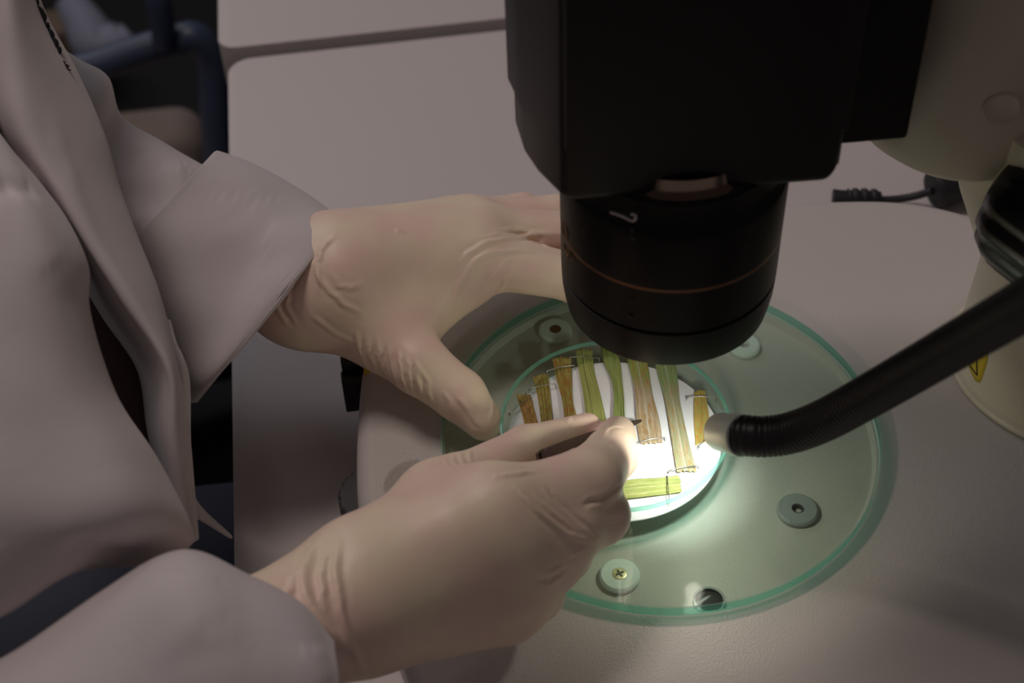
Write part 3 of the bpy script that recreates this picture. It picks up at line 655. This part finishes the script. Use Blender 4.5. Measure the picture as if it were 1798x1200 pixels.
for pts, wd, am in [(((800, 545), (815, 500), (850, 455), (905, 432), (980, 440)), 1.1, .8), (((812, 470), (835, 435), (880, 412), (930, 412), (978, 420)), 1.2, .9), (((845, 410), (890, 405), (940, 415), (978, 432)), 1.0, .8),
                    (((830, 560), (850, 520), (880, 480), (905, 450)), .9, .6), (((800, 570), (804, 520), (815, 480)), .9, .5), (((850, 545), (880, 515), (900, 475)), .8, .55), (((870, 395), (920, 400), (978, 408)), 1.0, .7),
                    (((588, 405), (562, 430), (553, 470), (556, 520)), 1.3, .9), (((520, 450), (502, 490), (498, 540), (520, 580)), 1.0, .7), (((535, 440), (560, 500), (590, 530), (640, 560)), 1.2, .7), (((575, 470), (600, 510), (650, 500)), 1.2, .45),
                    (((480, 490), (482, 540), (500, 580)), 1.2, .9), (((545, 560), (580, 590), (620, 610)), 1.3, .5), (((812, 690), (820, 730), (840, 760)), 1.2, .7), (((770, 690), (785, 715), (790, 740)), 1.0, .5),
                    (((700, 402), (705, 396), (712, 405)), .9, .5), (((870, 690), (872, 715), (868, 740)), .8, .4)]: Lcr.append((pts, wd, am))
hand_mesh('glove', Lp, Lfing, person, kpalm=.016, creases=Lcr, floor_=.0005)
# --- right hand: holds the tweezers
W = A(590, 1068, 47); Wf = A(455, 1140, 52)
Im, Mm, Rm, Pm = A(868, 900, 60), A(895, 955, 50), A(900, 1015, 36), A(890, 1070, 22)
Rp = [(Wf, W, 24, 21), (W, A(640, 1050, 48), 21, 20), (A(650, 1000, 52), Im, 18, 14), (A(650, 1040, 46), Mm, 17, 13.5), (A(650, 1070, 40), Rm, 17, 13), (A(650, 1090, 36), Pm, 16, 11.5),
      (A(640, 1000, 50), A(770, 890, 44), 15, 13), (A(770, 880, 44), Im, 14, 13), (Im, A(990, 905, 48), 13, 12), (Mm, A(985, 940, 42), 13, 12), (Rm, A(960, 990, 28), 12.5, 10.5), (A(760, 1060, 26), A(880, 1040, 22), 14, 13)]
Rfing = [[(Im, 13.5), (A(1035, 842, 52), 12.2), (A(1072, 800, 36), 10.6), (A(1085, 762, 26), 7.6)],
         [(Mm, 13), (A(1052, 905, 38), 11.5), (A(1050, 880, 22), 9.5), (A(1010, 850, 16), 8)],
         [(Rm, 12.5), (A(990, 968, 24), 11), (A(1000, 940, 14), 9), (A(960, 920, 10), 7.5)],
         [(Pm, 11), (A(945, 1045, 14), 9.5), (A(950, 1010, 9), 8), (A(915, 980, 8), 7)],
         [(A(690, 950, 48), 14), (A(815, 852, 44), 12), (A(925, 790, 36), 9.6), (A(1032, 748, 30), 5.6)]]
Rcr = [(((560, 935), (535, 985), (545, 1050), (590, 1110), (630, 1160)), 1.7, 1.2), (((590, 940), (592, 1010), (608, 1080), (645, 1195)), 1.5, 1.2), (((530, 965), (515, 1020), (500, 1060)), 1.3, .8), (((575, 950), (566, 1010), (575, 1070)), 1.2, .8),
       (((965, 850), (990, 880), (1040, 925), (1065, 950)), 1.0, -.7), (((910, 850), (950, 895), (1000, 935), (1045, 955)), 1.0, 1.1), (((940, 860), (985, 905), (1035, 945)), .9, .6), (((1030, 884), (1055, 882), (1080, 870), (1104, 848)), 1.0, -1.1),
       (((950, 1020), (975, 1022), (1003, 1002)), 1.0, -.8), (((940, 1005), (965, 1012), (995, 1000)), 1.0, .7), (((862, 832), (900, 826), (948, 818)), 1.0, .6), 
       (((1058, 762), (1062, 748), (1075, 741), (1095, 742), (1112, 752)), .8, .6), (((1000, 780), (1030, 772), (1045, 760)), .8, -.4), (((930, 1080), (955, 1085), (980, 1070)), 1.0, .6), (((975, 950), (1010, 975), (1035, 970)), 1.0, .4)]
for x, y in ((785, 800), (797, 796), (812, 792), (826, 787), (905, 742), (1000, 725)): Rcr.append((((x - 3, y - 6), (x, y + 5), (x + 4, y + 18)), .7, .5))
hand_mesh('glove', Rp, Rfing, person, creases=Rcr, floor_=.0005)

# tweezers
tw = empty('tweezers', at(1120, 741, ZP)); tag(tw, 'dark steel tweezers held in the near glove, tips over the leaf strips', 'tweezers')
tipp = at(1124, 739, ZP + 6); back = at(950, 806, 62)
def arm_(side):
    P = []; d = (tipp - back); d /= np.linalg.norm(d); perp = np.cross(d, F_); perp /= np.linalg.norm(perp); nr = np.cross(d, perp)
    V = []; n = 40
    for i in range(n):
        t = i / (n - 1); c = back + (tipp - back) * t + perp * side * .0010 * math.sin(math.pi * min(t * 1.1, 1)) * (1 - .3 * t)
        wd = .0031 * (1 - t) ** .8 * (1 if t > .05 else .55 + 9 * t) + .0006; tk = .0007
        for sa, sb in ((-1, -1), (1, -1), (1, 1), (-1, 1)): V.append(c + (nr * .35 + perp * .94) * 0 + nr * 0 + perp * sa * wd * .9 + nr * sb * tk + nr * side * .0012 * (1 - t))
    Fc = [(4 * i + k, 4 * i + (k + 1) % 4, 4 * i + 4 + (k + 1) % 4, 4 * i + 4 + k) for i in range(n - 1) for k in range(4)] + [(3, 2, 1, 0), tuple(4 * (n - 1) + k for k in range(4))]
    return V, Fc
for sd in (-1, 1): G().add(*arm_(sd)).build('tweezer_arm', M['tweezer'], tw, smooth=False)
dT = (tipp - back) / np.linalg.norm(tipp - back)
for sd in (-1, 1):
    pp = np.cross(dT, F_); q0 = tipp - dT * .012 + pp * sd * .0012; q1 = tipp + dT * .001 + pp * sd * .0006
    G().add(*frame_tube([q0, (q0 + q1) / 2, q1], [.0009, .0007, .00025], 8)).build('tweezer_tip', M['tweezertip'], tw)

# ------------------------------------------------------------------ clothing
def cloth_noise(P, seed=0):
    x, y, z = P * 1000; return .6 * math.sin(x * .11 + y * .05 + seed) + .4 * math.sin(y * .17 + z * .09 + 2 * seed)
def tube_ab(name, rows, parent, material, nr=72, ns=90, thick=2.2, seed=0, noise=1.0, crs=()):
    """rows of (A point, B point, half depth mm): an elliptical sleeve through both outline points"""
    A_ = catmull([r[0] for r in rows], ns); B_ = catmull([r[1] for r in rows], ns); D_ = catmull([[r[2]] * 3 for r in rows], ns)[:, 0] / 1000
    C = (A_ + B_) / 2; T = np.gradient(C, axis=0); V = []
    for i in range(ns):
        mj = (B_[i] - A_[i]) / 2; mn = CAM - C[i]; mn = mn - mj * (mn @ mj) / (mj @ mj); mn /= np.linalg.norm(mn)
        for k in range(nr):
            a = 2 * math.pi * k / nr; p = C[i] - mj * math.cos(a) + mn * D_[i] * math.sin(a); out = -mj / np.linalg.norm(mj) * math.cos(a) + mn * math.sin(a)
            V.append(p + out * noise * cloth_noise(p, seed) / 1000)
    Fc = [(i * nr + k, i * nr + (k + 1) % nr, (i + 1) * nr + (k + 1) % nr, (i + 1) * nr + k) for i in range(ns - 1) for k in range(nr)]
    V = skin_creases(np.array(V), Fc, crs)
    o = mesh(name, V, Fc, material, parent); md = o.modifiers.new('t', 'SOLIDIFY'); md.thickness = thick / 1000; md.offset = -1
    sb = o.modifiers.new('s', 'SUBSURF'); sb.levels = sb.render_levels = 1
    return o
def skin_creases(V, Fc, crs):
    if not crs: return V
    Q = np.array(Fc); N = np.zeros_like(V); fn = np.cross(V[Q[:, 2]] - V[Q[:, 0]], V[Q[:, 3]] - V[Q[:, 1]])
    for k in range(4): np.add.at(N, Q[:, k], fn)
    N /= np.linalg.norm(N, axis=1)[:, None] + 1e-12; s = np.sign(np.sum(N * (CAM - V), 1)); Nf = N
    img, dep = toimg(V); disp = np.zeros(len(V)); sg = np.zeros(len(V))
    for pts, wd, amp in crs:
        C2 = catmull(pts, 24); C3 = []
        for c in C2:
            dd = np.hypot(*(img - c).T); k = np.where(dd < 16)[0]
            if len(k): C3.append(V[k[np.argmin(dep[k])]])
        if len(C3) < 3: continue
        C3 = np.array(C3); a = C3[:-1]; ab = C3[1:] - a; rel = V[:, None] - a; t = np.clip((rel * ab).sum(-1) / ((ab * ab).sum(-1) + 1e-12), 0, 1)
        dist = np.linalg.norm(rel - t[..., None] * ab, axis=-1); j = dist.argmin(1); dm = dist[np.arange(len(V)), j] * 1000
        s_ = (j + t[np.arange(len(V)), j]) / len(a); taper = np.clip(np.minimum(s_, 1 - s_) * 5 + .1, 0, 1); disp += amp * taper * np.exp(-(dm / wd) ** 2) / 1000
    return V + Nf * (s * disp)[:, None]
def sheet(name, rows, parent, material, nu=70, nv=90, thick=1.8, seed=0, noise=.8, crs=()):
    """rows of control points (world), each row the same length"""
    R = np.array(rows, float); R = np.array([catmull(r, nu) for r in R]); R = np.stack([catmull(R[:, j], nv) for j in range(nu)], 1)
    V = R.reshape(-1, 3); V = np.array([p + F_ * noise * cloth_noise(p, seed) / 1000 for p in V])
    Fc = [(i * nu + j, i * nu + j + 1, (i + 1) * nu + j + 1, (i + 1) * nu + j) for i in range(nv - 1) for j in range(nu - 1)]
    V = skin_creases(V, Fc, crs)
    o = mesh(name, V, Fc, material, parent); md = o.modifiers.new('t', 'SOLIDIFY'); md.thickness = thick / 1000; md.offset = 0
    sb = o.modifiers.new('s', 'SUBSURF'); sb.levels = sb.render_levels = 1
    return o
coat = bpy.data.objects.new('lab_coat', None); scene.collection.objects.link(coat); coat.parent = person
bpy.context.view_layer.update(); coat.matrix_parent_inverse = person.matrix_world.inverted(); bpy.context.view_layer.update()
d_ = atd
# far (left) sleeve, upper part and turned-back cuff
tube_ab('sleeve', [(d_(20, 40, .70), d_(-60, 330, .67), 45), (d_(125, 112, .70), d_(20, 420, .67), 46), (d_(186, 148, .70), d_(70, 470, .67), 47), (d_(210, 222, .70), d_(110, 510, .67), 46), (d_(288, 264, .695), d_(160, 560, .665), 46), (d_(345, 292, .69), d_(215, 620, .66), 44), (d_(420, 330, .685), d_(290, 610, .66), 36)],
        coat, M['coat'], seed=1, crs=[(((210, 230), (260, 300), (280, 380)), 9, -3), (((300, 262), (290, 340), (240, 430)), 10, 3)])
tube_ab('sleeve_cuff', [(d_(364, 279, .69), d_(150, 510, .65), 50), (d_(380, 279, .69), d_(180, 560, .65), 50), (d_(440, 296, .685), d_(240, 640, .65), 49), (d_(520, 340, .68), d_(295, 690, .645), 47), (d_(585, 380, .675), d_(330, 706, .645), 55), (d_(597, 396, .672), d_(348, 706, .645), 55)],
        coat, M['coat'], seed=2, thick=3.0, crs=[(((420, 330), (480, 420), (470, 520)), 12, 2.0), (((560, 380), (520, 400), (450, 420)), 10, 1.5)])
# near (right) forearm sleeve
tube_ab('sleeve', [(d_(-160, 1230, .49), d_(-60, 1560, .47), 40), (d_(20, 1150, .485), d_(60, 1520, .465), 42), (d_(180, 1035, .485), d_(230, 1480, .465), 42), (d_(325, 968, .485), d_(400, 1440, .46), 42), (d_(440, 1012, .485), d_(490, 1400, .46), 40), (d_(530, 1066, .482), d_(560, 1370, .462), 36), (d_(590, 1136, .48), d_(612, 1340, .465), 30)],
        coat, M['coat'], seed=3, crs=[(((325, 985), (300, 1050), (330, 1150)), 12, 2.0), (((560, 1130), (570, 1160), (590, 1200)), 6, 1.0)])
# near coat front, bulging over the lap
def dr(pts): return [atd(*p) for p in pts]
sheet('coat_front', [dr([(-260, -560, .58), (-200, -560, .575), (-150, -540, .57), (-110, -520, .57), (-80, -500, .575), (-90, -495, .60)]), dr([(-260, -250, .565), (-180, -240, .56), (-110, -200, .555), (-70, -170, .555), (-40, -140, .565), (-50, -135, .59)]),
                     dr([(-260, 40, .55), (-160, 60, .545), (-60, 130, .54), (-30, 190, .545), (-8, 238, .552), (-20, 245, .575)]),
                     dr([(-260, 200, .53), (-130, 210, .52), (-20, 235, .525), (30, 280, .53), (72, 330, .547), (58, 340, .575)]),
                     dr([(-260, 330, .51), (-130, 330, .50), (10, 345, .505), (80, 370, .515), (118, 392, .538), (104, 398, .57)]),
                     dr([(-260, 450, .50), (-130, 440, .49), (30, 440, .493), (110, 450, .505), (152, 468, .53), (138, 470, .56)]),
                     dr([(-260, 560, .49), (-130, 560, .48), (40, 550, .485), (120, 545, .50), (154, 545, .525), (140, 545, .56)]),
                     dr([(-260, 690, .48), (-130, 690, .47), (50, 690, .475), (150, 690, .49), (198, 690, .52), (182, 690, .555)]),
                     dr([(-260, 830, .47), (-130, 830, .46), (80, 820, .467), (210, 800, .48), (268, 800, .513), (250, 800, .55)]),
                     dr([(-260, 980, .465), (-130, 960, .457), (100, 920, .462), (250, 900, .475), (328, 918, .51), (312, 905, .55)]),
                     dr([(-260, 1130, .465), (-130, 1080, .462), (60, 1010, .467), (200, 965, .48), (322, 962, .51), (315, 950, .55)]),
                     dr([(-260, 1180, .475), (-130, 1130, .472), (10, 1075, .477), (130, 1003, .49), (250, 990, .515), (300, 972, .55)]),
                     dr([(-260, 1170, .52), (-130, 1120, .52), (10, 1065, .52), (130, 995, .53), (240, 978, .545), (290, 960, .57)])],
      coat, M['coat'], seed=4, crs=[(((-20, 323), (30, 322), (72, 330)), 2.2, -2.5), (((30, 335), (55, 370), (75, 430), (110, 480)), 8, 1.2), (((110, 985), (150, 975), (200, 985), (240, 990)), 5, -3), (((0, 1000), (60, 985), (120, 975)), 12, -2)])
# coat opening: long lapel strip
sheet('coat_lapel', [dr([(-150, -620, .60), (-90, -620, .58), (-50, -620, .575), (-10, -620, .59), (-8, -618, .61)]), dr([(-140, -360, .60), (-65, -360, .572), (-25, -360, .562), (25, -360, .582), (27, -358, .605)]),
                     dr([(-120, -120, .60), (-40, -120, .565), (0, -120, .55), (50, -120, .575), (52, -118, .60)]),
                     dr([(-110, 0, .60), (-40, 0, .565), (16, 0, .547), (65, 0, .575), (62, 2, .60)]),
                     dr([(-70, 130, .60), (-30, 130, .56), (36, 130, .545), (129, 130, .575), (124, 132, .60)]),
                     dr([(-20, 250, .60), (14, 240, .555), (62, 235, .542), (175, 240, .572), (170, 242, .60)]),
                     dr([(40, 350, .60), (88, 340, .552), (118, 335, .54), (202, 330, .57), (198, 332, .60)]),
                     dr([(100, 450, .60), (150, 440, .55), (172, 430, .538), (236, 420, .565), (232, 422, .595)]),
                     dr([(165, 560, .60), (212, 545, .55), (236, 535, .536), (276, 520, .56), (272, 522, .59)]),
                     dr([(230, 650, .60), (282, 655, .548), (300, 650, .536), (308, 640, .557), (304, 642, .585)]),
                     dr([(255, 760, .60), (290, 770, .55), (310, 770, .54), (328, 760, .555), (325, 760, .58)]),
                     dr([(290, 880, .60), (318, 890, .555), (330, 890, .55), (340, 890, .558), (340, 890, .58)]),
                     dr([(310, 950, .60), (325, 955, .56), (335, 955, .556), (345, 950, .562), (345, 950, .58)])],
      coat, M['coat'], seed=5, noise=.4, crs=[(((95, 190), (130, 300), (190, 460), (250, 600)), 3.5, .9)])
# lower flap of the coat hanging to the desk edge
sheet('coat_hem', [dr([(296, 560, .60), (306, 600, .60), (316, 620, .62)]),
                   dr([(300, 650, .585), (322, 660, .58), (330, 665, .62)]),
                   dr([(290, 760, .585), (318, 765, .572), (332, 765, .60)]),
                   dr([(290, 850, .585), (322, 850, .57), (338, 872, .60)]),
                   dr([(300, 900, .59), (350, 914, .575), (409, 947, .60)])],
      coat, M['coat'], seed=6, noise=.4, nu=40, nv=50)
# shirt behind the opening
sheet('shirt', [dr([(-200, -560, .66), (-120, -560, .64), (-30, -560, .66)]), dr([(-180, -300, .66), (-90, -300, .635), (10, -300, .65)]), dr([(-150, -50, .66), (-50, -50, .63), (60, -50, .64)]), dr([(-120, 200, .64), (0, 200, .60), (120, 200, .63)]), dr([(-60, 420, .62), (110, 430, .585), (200, 430, .62)]),
                dr([(40, 560, .61), (180, 560, .58), (270, 560, .61)]), dr([(120, 760, .61), (240, 740, .585), (300, 720, .61)]), dr([(180, 900, .62), (280, 900, .60), (320, 900, .62)])], person, M['shirt'], seed=7)
# embroidery near the lapel edge
g = G()
rnd = random.Random(5)
def lap(px, py): return atd(px, py, .566 - .0015)
for (x0, y0, x1, y1, wdt) in ((62, -4, 74, 22, 3), (66, 6, 80, 34, 4), (74, 18, 84, 48, 4), (70, 30, 82, 44, 2.4), (84, 40, 97, 72, 3), (90, 58, 103, 84, 4), (97, 74, 109, 95, 3.5), (78, 36, 90, 52, 2), (112, 106, 118, 118, 1.2), (118, 112, 124, 124, 1.2)):
    n_ = 14; pts = [np.array(atd(x0 - 2 + (x1 - x0) * t + 2.2 * math.sin(9 * t + x0), y0 + (y1 - y0) * t, .5690)) for t in np.linspace(0, 1, n_)]
    g.add(*frame_tube(pts, wdt * .00026, 8))
g.build('embroidery', M['thread'], coat)
# thighs under the coat
g = G()
for pts in ([(-.62, .02, -.26), (-.45, .03, -.24), (-.27, .05, -.20), (-.16, .06, -.21), (-.08, .06, -.30), (-.12, .06, -.60), (-.12, .06, -.76)],
            [(-.62, -.18, -.26), (-.45, -.19, -.24), (-.27, -.19, -.235), (-.16, -.18, -.25), (-.12, -.18, -.33), (-.12, -.18, -.60), (-.12, -.18, -.76)]):
    P = catmull(pts, 60); g.add(*frame_tube(P, [.082 - .03 * i / 60 for i in range(60)], 32))
g.build('trousers', M['trouser'], person)

# ------------------------------------------------------------------ blurred chair behind
ch = empty('office_chair', (-.55, 1.35, -.80)); tag(ch, 'blurred blue grey office chair with a pale seat, behind the desk', 'chair')
def tubepx(name, pts, r, m, par, n=20): G().add(*frame_tube(catmull([atd(*p) for p in pts], 40), r, n)).build(name, m, par)
tubepx('armrest', [(90, 128, 1.4), (160, 118, 1.4), (240, 90, 1.4), (300, 72, 1.4), (345, 66, 1.4), (372, 110, 1.42), (378, 200, 1.45), (384, 290, 1.48), (385, 380, 1.5)], .015, M['chairblue'], ch)
tubepx('arm_support', [(262, -60, 1.34), (275, -10, 1.35), (285, 40, 1.37), (290, 80, 1.39)], .012, M['chairblue'], ch)
sc_ = atd(356, 168, 1.62); sc_ = sc_ - UX * .19 - UY * .17
G().add(*xform(rbox((380, 340, 70), 34, 6), UX, UY, UZ, sc_ - mm(0, 0, 30))).build('seat', M['chairseat'], ch)
G().add(*frame_tube([sc_ - mm(0, 0, 60), np.array([sc_[0], sc_[1], -.72])], .03, 20)).build('gas_column', M['chairblack'], ch)
gs = G()
for k in range(5):
    a = 2 * math.pi * k / 5 + .3; e0 = np.array([sc_[0], sc_[1], -.71]); gs.add(*frame_tube([e0, e0 + np.array([.28 * math.cos(a), .28 * math.sin(a), -.05])], [.025, .018], 12))
gs.build('star_base', M['chairblack'], ch)
bx = empty('cardboard_box', atd(140, 60, 2.4) * np.array([1, 1, 0]) + np.array([0, 0, -.80])); tag(bx, 'blurred tan and pale cardboard box behind the office chair', 'box')
b0 = atd(118, 80, 2.2)
G().add(*xform(rbox((90, 70, 90), 6), UX, UY, UZ, b0)).build('box_side', M['tan'], bx)
P = catmull([atd(*p) for p in ((122, 0, 2.1), (150, 45, 2.1), (172, 80, 2.1), (215, 76, 2.1), (232, 62, 2.1))], 30)
G().add(*frame_tube(P, [.022 + .012 * math.sin(math.pi * i / 29) for i in range(30)], 16)).build('pale_flap', M['pale'], bx)
